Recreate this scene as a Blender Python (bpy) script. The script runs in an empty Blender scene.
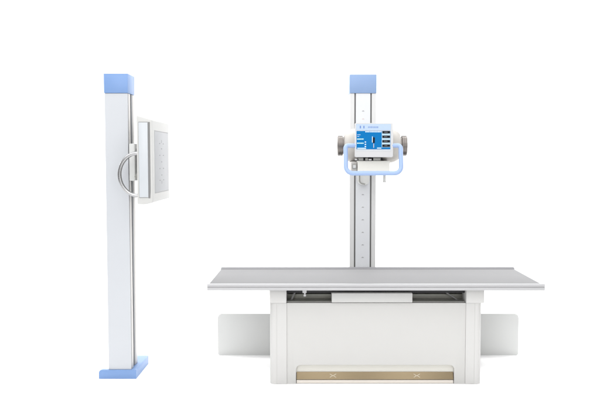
import bpy, bmesh, math, random
from mathutils import Vector, Matrix
random.seed(7)
R = math.radians
S = bpy.context.scene
C = S.collection

# ------------------------------------------------------------------ camera
cd = bpy.data.cameras.new("camera")
cam = bpy.data.objects.new("camera", cd); C.objects.link(cam)
cam.location = (0, 0, 1.51)
cam.rotation_euler = (R(90 - 3.163), 0, 0)
cd.lens = 44.52; cd.sensor_width = 36; cd.shift_x = -0.021
cd.clip_end = 200
S.camera = cam

# ------------------------------------------------------------------ light of the white studio
w = bpy.data.worlds.new("World"); S.world = w; w.use_nodes = True
bgn = w.node_tree.nodes["Background"]
bgn.inputs[0].default_value = (1.0, 1.0, 1.0, 1); bgn.inputs[1].default_value = 0.40

def area(name, loc, target, sx, sy, power, col=(1, 1, 1)):
    l = bpy.data.lights.new(name, 'AREA'); l.shape = 'RECTANGLE'
    l.size = sx; l.size_y = sy; l.energy = power; l.color = col
    o = bpy.data.objects.new(name, l); C.objects.link(o)
    o.location = loc
    o.rotation_euler = (Vector(target) - Vector(loc)).to_track_quat('-Z', 'Y').to_euler()
    return o
area("overhead_softbox", (-0.8, 4.3, 4.6), (-0.5, 5.0, 0), 9.5, 7.0, 455)
area("backdrop_softbox", (-0.8, 7.0, 5.2), (-0.6, 10.4, 1.8), 10.0, 2.0, 310)
area("key_softbox", (-2.0, -2.8, 3.4), (0.1, 5.0, 0.9), 3.0, 3.0, 130, (1.0, 0.995, 0.985))
area("fill_softbox", (2.8, -2.7, 2.4), (0.9, 5.0, 0.5), 3.0, 3.0, 72)
for x in (-4.8, 5.3):  # added fill lamps that wash out the floor shadows beside the table base
    l = area("added_floor_fill", (x, 8.2, 2.4), (-0.75 if x < 0 else 1.45, 5.2, 0.0), 1.6, 1.6, 9 if x < 0 else 17)
    l.data.spread = R(50)

S.view_settings.view_transform = 'Standard'
S.view_settings.look = 'None'
S.view_settings.exposure = 0.22
S.view_settings.gamma = 1.0

# ------------------------------------------------------------------ materials
def mat(name, col, rough=0.45, metal=0.0, var=0.025, scale=9.0, bump=0.0, bscale=260.0,
        spec=0.4, coat=0.0, emit=None, streak=None):
    m = bpy.data.materials.new(name); m.use_nodes = True
    nt = m.node_tree; N = nt.nodes; L = nt.links
    b = N["Principled BSDF"]
    b.inputs["Roughness"].default_value = rough
    b.inputs["Metallic"].default_value = metal
    b.inputs["Specular IOR Level"].default_value = spec
    b.inputs["Coat Weight"].default_value = coat
    tc = N.new("ShaderNodeTexCoord")
    src = tc.outputs["Object"]
    if streak:
        mp = N.new("ShaderNodeMapping"); mp.inputs["Scale"].default_value = streak
        L.new(src, mp.inputs["Vector"]); src = mp.outputs["Vector"]
    no = N.new("ShaderNodeTexNoise"); no.inputs["Scale"].default_value = scale
    no.inputs["Detail"].default_value = 5
    L.new(src, no.inputs["Vector"])
    mx = N.new("ShaderNodeMix"); mx.data_type = 'RGBA'
    lo = tuple(c * (1 - var) for c in col) + (1,)
    hi = tuple(min(1, c * (1 + var)) for c in col) + (1,)
    mx.inputs[6].default_value = lo; mx.inputs[7].default_value = hi
    L.new(no.outputs["Fac"], mx.inputs[0]); L.new(mx.outputs[2], b.inputs["Base Color"])
    mr = N.new("ShaderNodeMapRange")
    mr.inputs[3].default_value = max(0, rough - 0.07); mr.inputs[4].default_value = min(1, rough + 0.07)
    L.new(no.outputs["Fac"], mr.inputs[0]); L.new(mr.outputs[0], b.inputs["Roughness"])
    if bump:
        n2 = N.new("ShaderNodeTexNoise"); n2.inputs["Scale"].default_value = bscale
        L.new(src, n2.inputs["Vector"])
        bp = N.new("ShaderNodeBump"); bp.inputs["Strength"].default_value = bump
        bp.inputs["Distance"].default_value = 0.001
        L.new(n2.outputs["Fac"], bp.inputs["Height"]); L.new(bp.outputs[0], b.inputs["Normal"])
    if emit:
        b.inputs["Emission Color"].default_value = tuple(emit[:3]) + (1,)
        b.inputs["Emission Strength"].default_value = emit[3]
    return m

M = {}
M['studio'] = mat('white_studio_paper', (0.96, 0.96, 0.96), 0.9, var=0.004, spec=0.1)
M['warm'] = mat('warm_white_enamel', (0.472, 0.468, 0.457), 0.42, bump=0.06, var=0.012, scale=4)
M['post'] = mat('bright_white_enamel', (0.492, 0.488, 0.480), 0.42, bump=0.06, var=0.012, scale=4)
M['warm_cream'] = mat('cream_enamel', (0.570, 0.560, 0.518), 0.45, bump=0.05, var=0.02)
M['mast'] = mat('white_mast_enamel', (0.530, 0.530, 0.530), 0.4, bump=0.06, var=0.012, scale=4)
M['cover'] = mat('pale_cover_enamel', (0.557, 0.564, 0.557), 0.4, bump=0.06, var=0.012, scale=4)
M['mast_strip'] = mat('pale_scale_strip', (0.561, 0.573, 0.596), 0.4, var=0.012)
M['cool'] = mat('cool_white_enamel', (0.437, 0.452, 0.477), 0.4, bump=0.06, var=0.012, scale=4)
M['plastic'] = mat('white_moulded_plastic', (0.450, 0.450, 0.441), 0.5, bump=0.08, var=0.015)
M['head'] = mat('ivory_moulded_plastic', (0.415, 0.397, 0.373), 0.45, bump=0.08, var=0.015)
M['head_panel'] = mat('pale_panel_plastic', (0.473, 0.473, 0.477), 0.45, bump=0.06, var=0.012)
M['bar'] = mat('powder_blue_bar_paint', (0.259, 0.351, 0.548), 0.38, bump=0.06, var=0.015)
M['peg'] = mat('grey_peg_metal', (0.45, 0.45, 0.44), 0.35, 0.6)
M['face'] = mat('grey_white_laminate', (0.329, 0.336, 0.350), 0.5, var=0.015)
M['blue'] = mat('light_blue_paint', (0.149, 0.250, 0.464), 0.4, bump=0.08, var=0.02)
M['blue_pale'] = mat('pale_blue_paint', (0.185, 0.276, 0.456), 0.4, bump=0.08, var=0.02)
M['alu'] = mat('anodised_aluminium', (0.400, 0.400, 0.408), 0.42, 0.35, streak=(1, 40, 40), scale=6)
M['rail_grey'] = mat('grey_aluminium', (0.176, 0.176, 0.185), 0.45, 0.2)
M['alu_dark'] = mat('grey_side_strip', (0.46, 0.45, 0.44), 0.45, 0.3, streak=(40, 40, 1))
M['top'] = mat('grey_table_laminate', (0.215, 0.215, 0.219), 0.75, var=0.015, scale=3, bump=0.05, spec=0.15)
M['dark'] = mat('black_rubber_slot', (0.025, 0.025, 0.027), 0.6, var=0.1, spec=0.2)
M['slot'] = mat('grey_rubber_slot', (0.163, 0.163, 0.163), 0.55, var=0.1)
M['steel'] = mat('bright_steel', (0.36, 0.36, 0.365), 0.26, 1.0, streak=(60, 4, 60))
M['dull'] = mat('dull_grey_steel', (0.24, 0.24, 0.225), 0.42, 0.55, var=0.12)
M['kick'] = mat('pale_pinkish_metal', (0.62, 0.58, 0.53), 0.35, 0.2)
M['deck'] = mat('grey_zinc_plate', (0.40, 0.40, 0.38), 0.35, 0.5, var=0.15, scale=14)
M['step'] = mat('dull_olive_grey_steel', (0.24, 0.24, 0.215), 0.45, 0.3, var=0.2, scale=10)
M['bronze'] = mat('bronze_steel', (0.156, 0.142, 0.133), 0.30, 0.9, scale=3, var=0.04)
M['pedal'] = mat('tan_bronze_metal', (0.246, 0.192, 0.117), 0.32, 0.6, streak=(1, 50, 50), var=0.06)
M['screen'] = mat('lit_blue_screen', (0.002, 0.09, 0.26), 0.3, var=0.05, spec=0.08, emit=(0.0, 0.19, 0.44, 0.27))
M['strip'] = mat('pale_blue_overlay', (0.343, 0.428, 0.545), 0.35, var=0.02)
M['overlay'] = mat('white_blue_overlay', (0.443, 0.464, 0.488), 0.35, var=0.02)
M['ink_white'] = mat('white_screen_ink', (0.684, 0.760, 0.798), 0.4)
M['ink_green'] = mat('pale_green_ink', (0.55, 0.80, 0.66), 0.4)
M['ink_blue'] = mat('blue_print', (0.112, 0.189, 0.420), 0.5)
M['ink_grey'] = mat('grey_print', (0.30, 0.30, 0.31), 0.6)
M['ink_faint'] = mat('faint_grey_print', (0.216, 0.219, 0.228), 0.6)
M['ink_pink'] = mat('faint_pink_print', (0.528, 0.440, 0.432), 0.6)
M['mark'] = mat('pale_tan_print', (0.56, 0.51, 0.42), 0.5)
M['key'] = mat('black_key', (0.008, 0.010, 0.014), 0.5, spec=0.08)
M['ink_pale'] = mat('pale_blue_screen_ink', (0.36, 0.49, 0.58), 0.4, spec=0.1)

# ------------------------------------------------------------------ geometry helpers
def NB(): return bmesh.new()

def box(bm, x0, x1, y0, y1, z0, z1, bev=0.0, seg=2):
    t = bmesh.new()
    bmesh.ops.create_cube(t, size=1)
    for v in t.verts:
        v.co = Vector((x0 + (v.co.x + .5) * (x1 - x0), y0 + (v.co.y + .5) * (y1 - y0), z0 + (v.co.z + .5) * (z1 - z0)))
    if bev:
        bmesh.ops.bevel(t, geom=t.edges[:], offset=bev, segments=seg, profile=0.5, affect='EDGES')
    merge(bm, t)

def merge(bm, t):
    bmesh.ops.recalc_face_normals(t, faces=t.faces[:])
    me = bpy.data.meshes.new("tmp"); t.to_mesh(me); t.free()
    bm.from_mesh(me); bpy.data.meshes.remove(me)

def prism(bm, pts, axis, a0, a1, bev=0.0, seg=2):
    """polygon pts extruded along an axis. axis 'y': pts are (x,z); 'z': (x,y); 'x': (y,z)"""
    t = bmesh.new()
    def mk(p, a):
        return {'y': (p[0], a, p[1]), 'z': (p[0], p[1], a), 'x': (a, p[0], p[1])}[axis]
    v0 = [t.verts.new(mk(p, a0)) for p in pts]
    v1 = [t.verts.new(mk(p, a1)) for p in pts]
    f0 = t.faces.new(v0); f1 = t.faces.new(v1[::-1])
    n = len(pts)
    for i in range(n):
        t.faces.new((v0[i], v1[i], v1[(i + 1) % n], v0[(i + 1) % n]))
    if bev:
        es = set(f0.edges) | set(f1.edges)
        bmesh.ops.bevel(t, geom=list(es), offset=bev, segments=seg, profile=0.5, affect='EDGES')
    merge(bm, t)

def rrect(x0, x1, z0, z1, rad, n=6):
    """rounded rectangle; rad = (bl, br, tr, tl)"""
    if not isinstance(rad, (tuple, list)): rad = (rad,) * 4
    out = []
    for (cx, cz, a0, r, sx, sz) in ((x0, z0, 180, rad[0], 1, 1), (x1, z0, 270, rad[1], -1, 1),
                                    (x1, z1, 0, rad[2], -1, -1), (x0, z1, 90, rad[3], 1, -1)):
        if r <= 0: out.append((cx, cz)); continue
        for k in range(n + 1):
            a = R(a0 + 90 * k / n)
            out.append((cx + sx * r + r * math.cos(a), cz + sz * r + r * math.sin(a)))
    return out

def lathe(bm, prof, center, axis='x', n=48):
    """prof: list of (a, r) along the axis"""
    t = bmesh.new(); rings = []
    for a, r in prof:
        ring = []
        for k in range(n):
            u, v = r * math.cos(2 * math.pi * k / n), r * math.sin(2 * math.pi * k / n)
            p = {'x': (a, u, v), 'y': (u, a, v), 'z': (u, v, a)}[axis]
            ring.append(t.verts.new(Vector(center) + Vector(p)))
        rings.append(ring)
    for i in range(len(rings) - 1):
        for k in range(n):
            t.faces.new((rings[i][k], rings[i][(k + 1) % n], rings[i + 1][(k + 1) % n], rings[i + 1][k]))
    t.faces.new(rings[0]); t.faces.new(rings[-1])
    merge(bm, t)

def tube(bm, pts, r, n=16):
    pts = [Vector(p) for p in pts]
    t = bmesh.new(); rings = []
    up = None
    for i, p in enumerate(pts):
        d = (pts[min(i + 1, len(pts) - 1)] - pts[max(i - 1, 0)]).normalized()
        if up is None:
            up = d.orthogonal().normalized()
        up = (up - d * up.dot(d)).normalized()
        s = d.cross(up)
        rings.append([t.verts.new(p + (up * math.cos(2 * math.pi * k / n) + s * math.sin(2 * math.pi * k / n)) * r) for k in range(n)])
    for i in range(len(rings) - 1):
        for k in range(n):
            t.faces.new((rings[i][k], rings[i][(k + 1) % n], rings[i + 1][(k + 1) % n], rings[i + 1][k]))
    t.faces.new(rings[0]); t.faces.new(rings[-1])
    merge(bm, t)

def fillet(pts, rad, n=8):
    """round the inner corners of a polyline; rad is one radius per inner corner"""
    pts = [Vector(p) for p in pts]; out = [pts[0]]
    for i in range(1, len(pts) - 1):
        r = rad[i - 1]
        a = (pts[i - 1] - pts[i]).normalized(); b = (pts[i + 1] - pts[i]).normalized()
        p0 = pts[i] + a * r; p2 = pts[i] + b * r
        for k in range(n + 1):
            s = k / n
            out.append(p0 * (1 - s) ** 2 + pts[i] * 2 * s * (1 - s) * 0.85 + (p0 + p2) * s * (1 - s) * 0.15 + p2 * s * s)
    out.append(pts[-1]); return out

def wloc(o):
    p = Vector((0, 0, 0))
    while o is not None:
        p += o.location; o = o.parent
    return p

def obj(name, bm, m, parent=None, ang=35):
    lo = Vector([min(v.co[i] for v in bm.verts) for i in range(3)])
    hi = Vector([max(v.co[i] for v in bm.verts) for i in range(3)])
    c = (lo + hi) / 2
    for v in bm.verts: v.co -= c
    me = bpy.data.meshes.new(name); bm.to_mesh(me); bm.free()
    me.polygons.foreach_set("use_smooth", [True] * len(me.polygons))
    me.set_sharp_from_angle(angle=R(ang))
    me.materials.append(M[m] if isinstance(m, str) else m)
    o = bpy.data.objects.new(name, me); C.objects.link(o)
    o.parent = parent
    o.location = c - (wloc(parent) if parent else Vector((0, 0, 0)))
    return o

def bobj(name, m, parent, *a, **k):
    bm = NB(); box(bm, *a, **k); return obj(name, bm, m, parent)

def thing(name, label, cat, loc):
    o = bpy.data.objects.new(name, None); C.objects.link(o)
    o.location = loc; o.empty_display_size = 0.1
    o['label'] = label; o['category'] = cat
    return o

# ------------------------------------------------------------------ setting: white floor and its sweep
bm = NB()
box(bm, -7, 7, -6, 8.0, -0.05, 0.0)
o = obj('floor', bm, 'studio'); o['kind'] = 'structure'; o['label'] = 'plain white studio floor'
bm = NB()
prof = [(8.0, 0.0)]
for k in range(1, 25):
    a = R(90 * k / 24)
    prof.append((8.0 + 2.5 * math.sin(a), 2.5 - 2.5 * math.cos(a)))
prof.append((10.5, 6.5))
back = [(y + 0.05, z - 0.05) for y, z in prof][::-1]
prism(bm, prof + back, 'x', -7, 7)
o = obj('backdrop', bm, 'studio'); o['kind'] = 'structure'; o['label'] = 'seamless white backdrop'

# ------------------------------------------------------------------ wall stand at the left
st = thing('detector_stand', 'tall slim white column with light blue cap and blue floor plate', 'stand', (-1.326, 5.128, 0))
bm = NB()
prism(bm, rrect(-1.470, -1.212, 0.0, 0.062, (0.002, 0.002, 0.004, 0.020)), 'y', 5.026, 5.056, bev=0.003)
prism(bm, rrect(-1.405, -1.212, 0.0, 0.0615, (0.002, 0.002, 0.004, 0.004)), 'y', 5.0562, 5.405, bev=0.003)
obj('base_plate', bm, 'blue', st)
bm = NB()   # extrusion with a channel in its right side
prism(bm, [(-1.404, 5.036), (-1.249, 5.036), (-1.249, 5.108), (-1.272, 5.108), (-1.272, 5.148), (-1.249, 5.148), (-1.249, 5.222), (-1.404, 5.222)],
      'z', 0.0625, 1.953, bev=0.0015, seg=1)
obj('column', bm, 'cool', st)
bm = NB(); box(bm, -1.2715, -1.2535, 5.1095, 5.1465, 0.0635, 1.952)
obj('channel', bm, 'dark', st)
bm = NB(); box(bm, -1.2485, -1.2465, 5.052, 5.100, 0.0635, 1.952, bev=0.0008)
box(bm, -1.2485, -1.2465, 5.158, 5.212, 0.0635, 1.952, bev=0.0008)
obj('side_trim', bm, 'alu_dark', st)
bm = NB(); box(bm, -1.407, -1.245, 5.031, 5.227, 1.9545, 2.086, bev=0.003)
obj('cap', bm, 'blue', st)
# carriage that holds the detector
bm = NB(); box(bm, -1.2455, -1.205, 5.040, 5.205, 1.362, 1.615, bev=0.005)
box(bm, -1.2045, -1.150, 5.075, 5.185, 1.415, 1.585, bev=0.006)
cg = obj('carriage', bm, 'cover', st)
bm = NB()
lathe(bm, [(5.005, 0.0), (5.005, 0.011), (5.0075, 0.0135), (5.028, 0.0135), (5.0395, 0.009)][1:], (-1.187, 0, 1.392), 'y', 24)
obj('lock_knob', bm, 'dull', cg)
bm = NB()
tube(bm, fillet([(-1.190, 5.06, 1.56), (-1.178, 5.045, 1.52), (-1.184, 5.045, 1.45), (-1.187, 5.05, 1.40)], [0.02, 0.02]), 0.005, 10)
obj('lock_lever', bm, 'dull', cg)

# ------------------------------------------------------------------ detector box on the wall stand
de = thing('chest_detector', 'white square detector box with a loop grab handle hanging on the slim column', 'detector', (-1.09, 5.125, 1.50))
bm = NB()
t = bmesh.new()
def slab(x0, x1, y0, y1, bev, seg):
    t = bmesh.new()
    pr = [(-1.146, 1.213), (-1.086, 1.213), (-1.043, 1.226), (-1.043, 1.766), (-1.146, 1.797)]
    v0 = [t.verts.new((x, 4.84, z)) for x, z in pr]; v1 = [t.verts.new((x, 5.41, z)) for x, z in pr]
    t.faces.new(v0); t.faces.new(v1[::-1])
    for i in range(5): t.faces.new((v0[i], v1[i], v1[(i + 1) % 5], v0[(i + 1) % 5]))
    bmesh.ops.recalc_face_normals(t, faces=t.faces[:])
    bmesh.ops.bevel(t, geom=t.edges[:], offset=0.009, segments=4, profile=0.5, affect='EDGES')
    return t
merge(bm, slab(0, 0, 0, 0, 0, 0))
shell = obj('shell', bm, 'plastic', de)
# cassette tray door in the narrow side, with its dark slot
bm = NB(); box(bm, -1.1305, -1.0715, 4.8345, 4.8600, 1.2600, 1.7480, bev=0.0015)
obj('cassette_tray', bm, 'overlay', de)
bm = NB(); prism(bm, [(-1.0705, 1.2540), (-1.0600, 1.2540), (-1.0570, 1.30), (-1.0570, 1.7500), (-1.0705, 1.7500)], 'y', 4.8385, 4.8600)
obj('tray_slot', bm, 'slot', de)
for a in ((-1.1325, -1.1310, 1.258, 1.750), (-1.1305, -1.0715, 1.2570, 1.2585), (-1.1305, -1.0715, 1.7495, 1.7510)):
    bm = NB(); box(bm, a[0], a[1], 4.8388, 4.8600, a[2], a[3])
    obj('tray_gap', bm, 'slot', de)
# patient side panel with crossed centring marks
bm = NB(); box(bm, -1.0500, -1.0408, 4.905, 5.360, 1.287, 1.694, bev=0.0012)
pn = obj('face_panel', bm, 'face', de)
for z0 in (1.2830, 1.6955):
    bm = NB(); box(bm, -1.0500, -1.0416, 4.905, 5.360, z0, z0 + 0.003)
    obj('panel_gap', bm, 'ink_grey', de)
def fm(y, z, ly, lz):
    bm = NB(); box(bm, -1.0410, -1.0402, y - ly, y + ly, z - lz, z + lz)
    obj('centring_mark', bm, 'ink_faint', pn)
yc, zc = 5.125, 1.490
for dy in (-0.06, 0.06):
    for dz in (-0.125, -0.045, 0.045, 0.125):
        fm(yc + dy, zc + dz, 0.014, 0.0032)
for dz in (-0.09, 0.0, 0.09): fm(yc, zc + dz, 0.016, 0.0032)
for dz in (-0.14, 0.14): fm(yc, zc + dz, 0.004, 0.010)
bm = NB()
path = [(-1.1455, 4.915, 1.548)]
for k in range(41):
    a = R(90 + 180 * k / 40)
    path.append((-1.156 + 0.122 * math.cos(a), 4.915, 1.4075 + 0.1405 * math.sin(a)))
path.append((-1.1455, 4.915, 1.267))
tube(bm, path, 0.0125, 18)
obj('grab_handle', bm, 'steel', de)
for z in (1.548, 1.267):
    bm = NB(); lathe(bm, [(-1.1535, 0.019), (-1.1475, 0.020)], (0, 4.915, z), 'x', 24)
    obj('handle_flange', bm, 'dull', de)

# ------------------------------------------------------------------ floor rail cover behind the table
rc = thing('rail_cover', 'long low white panel with rounded ends standing behind the table base', 'rail cover', (0.426, 5.685, 0))
bm = NB()
prism(bm, rrect(-0.730, 1.584, 0.0, 0.322, (0.012, 0.012, 0.028, 0.028)), 'y', 5.642, 5.722, bev=0.007, seg=3)
obj('cover', bm, 'cover', rc)
bm = NB(); box(bm, -0.60, 1.45, 5.7225, 5.80, 0.0, 0.05, bev=0.003)
obj('floor_rail', bm, 'alu', rc)

# ------------------------------------------------------------------ tube column behind the table
co = thing('tube_column', 'white mast with light blue cap rising behind the table top', 'column', (0.389, 5.83, 0))
bm = NB(); box(bm, 0.250, 0.528, 5.8005, 5.98, 0.0, 0.045, bev=0.006)
obj('foot', bm, 'blue_pale', co)
bm = NB()
prism(bm, [(0.288, 5.742), (0.3215, 5.742), (0.3215, 5.765), (0.3325, 5.765), (0.3325, 5.745), (0.4445, 5.745), (0.4445, 5.765),
           (0.4555, 5.765), (0.4555, 5.742), (0.489, 5.742), (0.489, 5.935), (0.288, 5.935)], 'z', 0.0455, 2.0145, bev=0.001, seg=1)
ms = obj('mast', bm, 'mast', co)
bm = NB(); box(bm, 0.3335, 0.4435, 5.7425, 5.7448, 0.05, 2.0140)
obj('scale_strip', bm, 'mast_strip', ms)
for x in (0.3217, 0.4447):
    bobj('slot_strip', 'slot', ms, x + 0.0004, x + 0.0098, 5.7555, 5.7648, 0.05, 2.0140)
for z in [0.744 + i * 0.0978 for i in range(6)] + [1.878, 1.817]:
    bm = NB(); box(bm, 0.380, 0.399, 5.7416, 5.7424, z - 0.0020, z + 0.0020)
    box(bm, 0.385, 0.394, 5.7416, 5.7424, z + 0.0018, z + 0.0052)
    obj('scale_mark', bm, 'ink_pink' if z == 1.817 else 'ink_grey', ms)
bm = NB(); box(bm, 0.285, 0.492, 5.737, 5.940, 2.0155, 2.159, bev=0.003)
obj('cap', bm, 'blue_pale', co)
# carriage and cross arm that carry the tube head
bm = NB()
prism(bm, rrect(0.345, 0.432, 1.312, 1.76, (0.03, 0.03, 0.015, 0.015)), 'y', 5.655, 5.738, bev=0.006)
cg = obj('carriage', bm, 'cover', co)
bm = NB()
tube(bm, fillet([(0.357, 5.648, 1.40), (0.357, 5.645, 1.326), (0.40, 5.645, 1.318)], [0.02]), 0.0035, 8)
obj('cable', bm, 'dull', cg)
bm = NB(); lathe(bm, [(5.300, 0.062), (5.40, 0.062), (5.405, 0.066), (5.640, 0.066), (5.654, 0.075)], (0.40, 0, 1.60), 'y', 40)
obj('cross_arm', bm, 'plastic', co)

# ------------------------------------------------------------------ tube head
hd = thing('xray_tube_unit', 'white x-ray tube unit with lit blue control screen and blue grab bar above the table', 'x-ray tube', (0.407, 5.10, 1.60))
bm = NB()
half = [(0.196, 0.066), (0.192, 0.085), (0.178, 0.100), (0.155, 0.112), (0.125, 0.119), (0.08, 0.122)]
prof = [(-a, r) for a, r in half] + [(a, r) for a, r in half[::-1]]
lathe(bm, prof, (0.413, 5.175, 1.602), 'x', 64)
obj('tube_housing', bm, 'head', hd)
for sgn in (-1, 1):
    bm = NB()
    pr = [(0.1965, 0.060), (0.2035, 0.060), (0.204, 0.069), (0.206, 0.071), (0.216, 0.071), (0.2165, 0.0695), (0.2185, 0.0695), (0.219, 0.071), (0.236, 0.071), (0.2395, 0.068), (0.241, 0.058), (0.2365, 0.054), (0.2365, 0.02)]
    lathe(bm, [(sgn * a, r) for a, r in pr], (0.413, 5.175, 1.602), 'x', 64)
    obj('end_cap', bm, 'bronze', hd)
# body between tube and panel
bm = NB(); box(bm, 0.292, 0.522, 4.972, 5.090, 1.535, 1.735, bev=0.012, seg=3)
obj('head_body', bm, 'head', hd)
bm = NB()
prism(bm, rrect(0.281, 0.533, 1.522, 1.748, 0.007), 'y', 4.930, 4.971, bev=0.004, seg=3)
cp = obj('control_panel', bm, 'head_panel', hd)
F = 4.930
bm = NB(); prism(bm, rrect(0.286, 0.520, 1.562, 1.7430, 0.004), 'y', F - 0.0012, F + 0.003)
obj('panel_overlay', bm, 'overlay', cp)
bm = NB(); prism(bm, rrect(0.288, 0.518, 1.700, 1.7410, 0.003), 'y', F - 0.0020, F + 0.003)
obj('name_strip', bm, 'strip', cp)
bm = NB(); prism(bm, rrect(0.2905, 0.5155, 1.5745, 1.6955, 0.003), 'y', F - 0.0024, F + 0.003)
obj('screen', bm, 'screen', cp)
px = 0.2520 / 38.0                       # size of one photo pixel on the panel
def sx(u): return 0.281 + (u - 355) * px
def sz(v): return 1.748 - (v - 123) * px
def marks(name, m, rects, d=0.0032):
    bm = NB()
    for u0, u1, v0, v1 in rects: box(bm, sx(u0), sx(u1), F - d, F + 0.001, sz(v1), sz(v0))
    return obj(name, bm, m, cp)
def row(name, m, u, u1, v0, v1, lo, hi, gap, d=0.0032):
    # one line of small characters
    r_ = []
    while u < u1:
        wv = random.uniform(lo, hi); r_.append((u, min(u + wv, u1 + 0.2), v0, v1)); u += wv + gap
    marks(name, m, r_, d)
for u in (359.7, 363.2): marks('printed_emblem', 'ink_blue', [(u, u + 1.2, 125.8, 128.4)], 0.0026)
row('printed_lettering', 'ink_blue', 368.0, 378.0, 126.4, 128.0, 0.25, 0.6, 0.35, 0.0024)
for v in (139.0, 143.1): row('screen_readout', 'ink_green', 357.0, 363.4, v - 0.45, v + 0.45, 0.4, 1.1, 0.22)
row('screen_text', 'ink_white', 365.3, 381.0, 131.3, 132.2, 0.4, 1.2, 0.35)
for v in (141.5, 143.8, 146.0): marks('screen_text', 'ink_white', [(364.7, 366.0, v, v + 0.9)])
row('screen_text', 'ink_white', 357.2, 360.4, 134.5, 134.85, 0.3, 0.8, 0.2)
row('screen_text', 'ink_white', 357.2, 359.0, 136.2, 136.55, 0.3, 0.8, 0.2)
marks('screen_field', 'ink_pale', [(357.2, 366.0, 147.6, 149.0)])
marks('screen_field', 'ink_pale', [(377.0, 381.3, 147.4, 148.6)])
# little figure of a standing patient on the screen
bm = NB()
prism(bm, rrect(sx(372.75), sx(374.75), sz(143.0), sz(137.2), 0.004), 'y', F - 0.0034, F + 0.001)
obj('screen_figure', bm, 'key', cp)
marks('screen_figure', 'ink_white', [(372.0, 372.55, 136.4, 142.4)])
marks('screen_figure', 'ink_pink', [(373.35, 373.95, 143.4, 147.6)])
marks('key_border', 'ink_pale', [(381.7, 390.1, 131.0, 147.2)], 0.0029)
for v in (131.0, 135.5, 140.0, 144.4):
    marks('key', 'key', [(382.2, 389.9, v, v + 2.4)], 0.0048)
    marks('key_glyph', 'ink_faint', [(384.2 + random.uniform(-.3, .3), 387.0 + random.uniform(-.6, .8), v + 1.0, v + 1.35)], 0.0052)
# grab bar
bm = NB()
bar = fillet([(0.2845, 4.945, 1.599), (0.2185, 4.925, 1.599), (0.2185, 4.872, 1.4165),
              (0.5825, 4.872, 1.4165), (0.5825, 4.925, 1.599), (0.5295, 4.945, 1.599)], [0.020, 0.046, 0.046, 0.020])
tube(bm, bar, 0.0150, 20)
obj('grab_bar', bm, 'bar', hd)
# neck ring and collimator below
bm = NB(); lathe(bm, [(1.470, 0.095), (1.4990, 0.095), (1.5005, 0.085), (1.545, 0.085)], (0.395, 5.085, 0), 'z', 48)
nk = obj('neck', bm, 'dark', hd)
for x0, x1 in ((0.283, 0.300), (0.3745, 0.396)):
    bm = NB(); box(bm, x0, x1, 4.975, 4.989, 1.501, 1.5125, bev=0.002); obj('neck_clip', bm, 'steel', nk)
for x0, x1, z1 in ((0.3060, 0.340, 1.519), (0.352, 0.372, 1.517), (0.405, 0.455, 1.519)):
    bm = NB(); box(bm, x0, x1, 4.968, 4.988, 1.5005, z1, bev=0.003); obj('neck_latch', bm, 'dull', nk)
bm = NB(); box(bm, 0.300, 0.516, 4.968, 5.190, 1.408, 1.4985, bev=0.005)
cl = obj('collimator', bm, 'warm_cream', hd)
bm = NB(); box(bm, 0.258, 0.2995, 4.985, 5.185, 1.408, 1.493, bev=0.008)
obj('side_cover', bm, 'head', cl)
bm = NB()
prism(bm, rrect(0.264, 0.295, 1.444, 1.476, 0.004), 'y', 4.968, 4.9845, bev=0.002)
kn = obj('dial', bm, 'dull', cl)
bm = NB(); prism(bm, rrect(0.270, 0.289, 1.450, 1.470, 0.003), 'y', 4.9655, 4.9678, bev=0.0008)
obj('dial_cap', bm, 'plastic', cl)
bm = NB()
lathe(bm, [(1.352, 0.0085), (1.354, 0.0105), (1.364, 0.0105), (1.366, 0.0085), (1.4075, 0.0085)], (0.482, 4.985, 0), 'z', 20)
obj('tape_peg', bm, 'peg', cl)

# ------------------------------------------------------------------ examination table
tb = thing('xray_table', 'long grey topped examination table on a white box base with tan foot pedal', 'table', (0.423, 5.20, 0))
X0, X1 = -0.693, 1.525
bm = NB(); box(bm, X0 + 0.002, X1 - 0.002, 4.8645, 5.5655, 0.6535, 0.6790, bev=0.002)
obj('tabletop', bm, 'top', tb)
def rail(y, s, m):
    # profile in (y,z): raised lip, outer groove
    pr = [(0, 0.648), (0.034, 0.648), (0.034, 0.680), (0.030, 0.685), (0.014, 0.691), (0.003, 0.691), (0.0, 0.688),
          (0.0, 0.6730), (0.005, 0.6715), (0.005, 0.6685), (0.0, 0.667)]
    bm = NB(); prism(bm, [(y + s * a, z) for a, z in pr], 'x', X0, X1, bev=0.0008, seg=1)
    return obj('edge_rail', bm, m, tb)
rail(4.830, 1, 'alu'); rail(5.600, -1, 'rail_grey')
# base: front panel with the foot recess cut out of its lower edge
rx0, rx1, rz = -0.111, 0.950, 0.130
cut = [(rx1, 0.0)] + [(rx1 - 0.028 + 0.028 * math.cos(R(a)), rz - 0.028 + 0.028 * math.sin(R(a))) for a in range(0, 91, 15)] \
    + [(rx0 + 0.028 + 0.028 * math.cos(R(a)), rz - 0.028 + 0.028 * math.sin(R(a))) for a in range(90, 181, 15)] + [(rx0, 0.0)]
bm = NB()
prism(bm, [(-0.1722, 0.0)] + cut[::-1][0:0] + [(rx0, 0.0)] + cut[::-1][1:-1] + [(rx1, 0.0), (1.0242, 0.0), (1.0242, 0.5495), (-0.1722, 0.5495)],
      'y', 4.910, 4.930, bev=0.0015, seg=2)
obj('front_panel', bm, 'warm', tb)
bm = NB()
box(bm, -0.165, 1.017, 4.9905, 5.500, 0.0, 0.547, bev=0.003)                      # body behind the recess
box(bm, -0.165, 1.017, 4.9305, 4.9902, 0.140, 0.547)
box(bm, -0.165, rx0 - 0.008, 4.9305, 4.9902, 0.0, 0.1398); box(bm, rx1 + 0.008, 1.017, 4.9305, 4.9902, 0.0, 0.1398)
obj('cabinet', bm, 'warm', tb)
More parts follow.
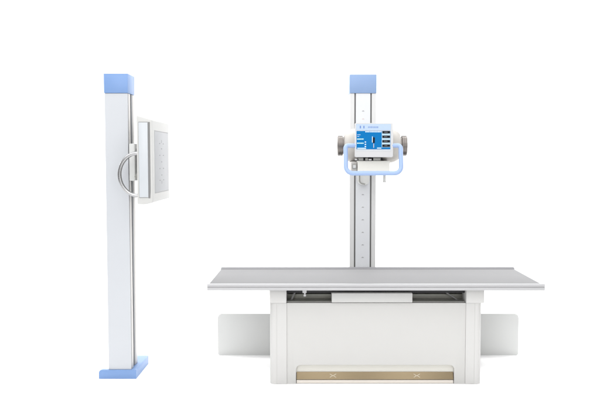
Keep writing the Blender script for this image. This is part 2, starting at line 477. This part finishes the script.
for s in (0, 1):
    bm = NB()
    xo, xi = ((-0.286, -0.1725), (1.1300, 1.0245))[s]
    d = 1 if s == 0 else -1
    pts = []
    for k in range(9):
        a = R(90 * k / 8); r = 0.030
        pts.append((xo + d * (r - r * math.cos(a)), 4.906 + r - r * math.sin(a)))
    pts += [(xo + d * 0.045, 4.906), (xo + d * 0.0455, 4.9075), (xo + d * 0.0475, 4.9075), (xo + d * 0.048, 4.906),
            (xi - d * 0.001, 4.906), (xi, 4.907), (xi, 5.50), (xo, 5.50)]
    prism(bm, pts, 'z', 0.0, 0.5495, bev=0.002)
    obj('corner_post', bm, 'post', tb)
    bm = NB()
    x0, x1 = ((-0.287, -0.1745), (1.0235, 1.1440))[s]
    box(bm, x0, x1, 4.898, 5.500, 0.5502, 0.6475, bev=0.004)
    obj('top_beam', bm, 'post', tb)
# what shows in the gap under the top
bm = NB(); box(bm, -0.1735, 1.0230, 4.945, 4.965, 0.611, 0.6470, bev=0.002)
obj('guide_rail', bm, 'dark', tb)
bm = NB(); box(bm, -0.1735, 1.0230, 5.32, 5.35, 0.60, 0.6470, bev=0.002)
obj('guide_rail', bm, 'dark', tb)
bm = NB(); box(bm, -0.1735, 1.0230, 5.022, 5.30, 0.5560, 0.590, bev=0.003)
obj('rail_step', bm, 'step', tb)
bm = NB(); box(bm, -0.1735, 1.0230, 4.934, 5.498, 0.5505, 0.5555)
obj('inner_deck', bm, 'deck', tb)
bm = NB(); box(bm, -0.068, -0.040, 4.934, 4.944, 0.6120, 0.6470, bev=0.002); box(bm, -0.061, -0.044, 4.936, 4.944, 0.588, 0.604, bev=0.002)
box(bm, -0.058, -0.047, 4.938, 4.943, 0.60, 0.614)
obj('rail_bracket', bm, 'alu', tb)
bm = NB(); prism(bm, [(0.975, 0.5565), (0.990, 0.5565), (0.900, 0.6140), (0.885, 0.6140)], 'y', 4.985, 4.995)
obj('strut', bm, 'slot', tb)
bm = NB(); prism(bm, [(-0.150, 0.5565), (-0.138, 0.5565), (-0.11, 0.6140), (-0.122, 0.6140)], 'y', 4.985, 4.995)
obj('strut', bm, 'slot', tb)
bm = NB(); box(bm, 0.127, 0.664, 4.889, 5.015, 0.5565, 0.6195, bev=0.0035)
obj('drawer', bm, 'plastic', tb)
# foot pedal bar
bm = NB()
prism(bm, [(4.914, 0.030), (4.9225, 0.026), (4.9280, 0.030), (4.9300, 0.0775), (4.926, 0.0785)], 'x', rx0 + 0.003, rx1 - 0.003, bev=0.002)
fp = obj('foot_pedal', bm, 'pedal', tb)
bm = NB(); prism(bm, rrect(rx0 - 0.006, rx1 + 0.006, 0.0715, 0.1385, (0, 0, 0.03, 0.03)), 'y', 4.9305, 4.9350)
obj('recess_panel', bm, 'warm_cream', tb)
bm = NB(); box(bm, rx0 + 0.003, rx1 - 0.003, 4.916, 4.986, 0.002, 0.0252, bev=0.003)
obj('kick_plate', bm, 'kick', tb)
nrm = Vector((0, -(0.0835 - 0.030), 0.012)).normalized()
for xc in (0.137, 0.701):
    bm = NB()
    for (dx0, dz0, dx1, dz1) in ((-0.021, 0.011, -0.002, 0.0), (-0.021, -0.011, -0.002, 0.0), (0.021, 0.011, 0.002, 0.0), (0.021, -0.011, 0.002, 0.0), (-0.004, 0, 0.004, 0)):
        a = Vector((xc + dx0, 0, 0.0540 + dz0)); b = Vector((xc + dx1, 0, 0.0540 + dz1))
        for p in (a, b): p.y = 4.914 + 0.012 * (p.z - 0.030) / 0.0485 - 0.0002
        tube(bm, [a, b], 0.0017, 6)
    obj('pedal_mark', bm, 'mark', fp)
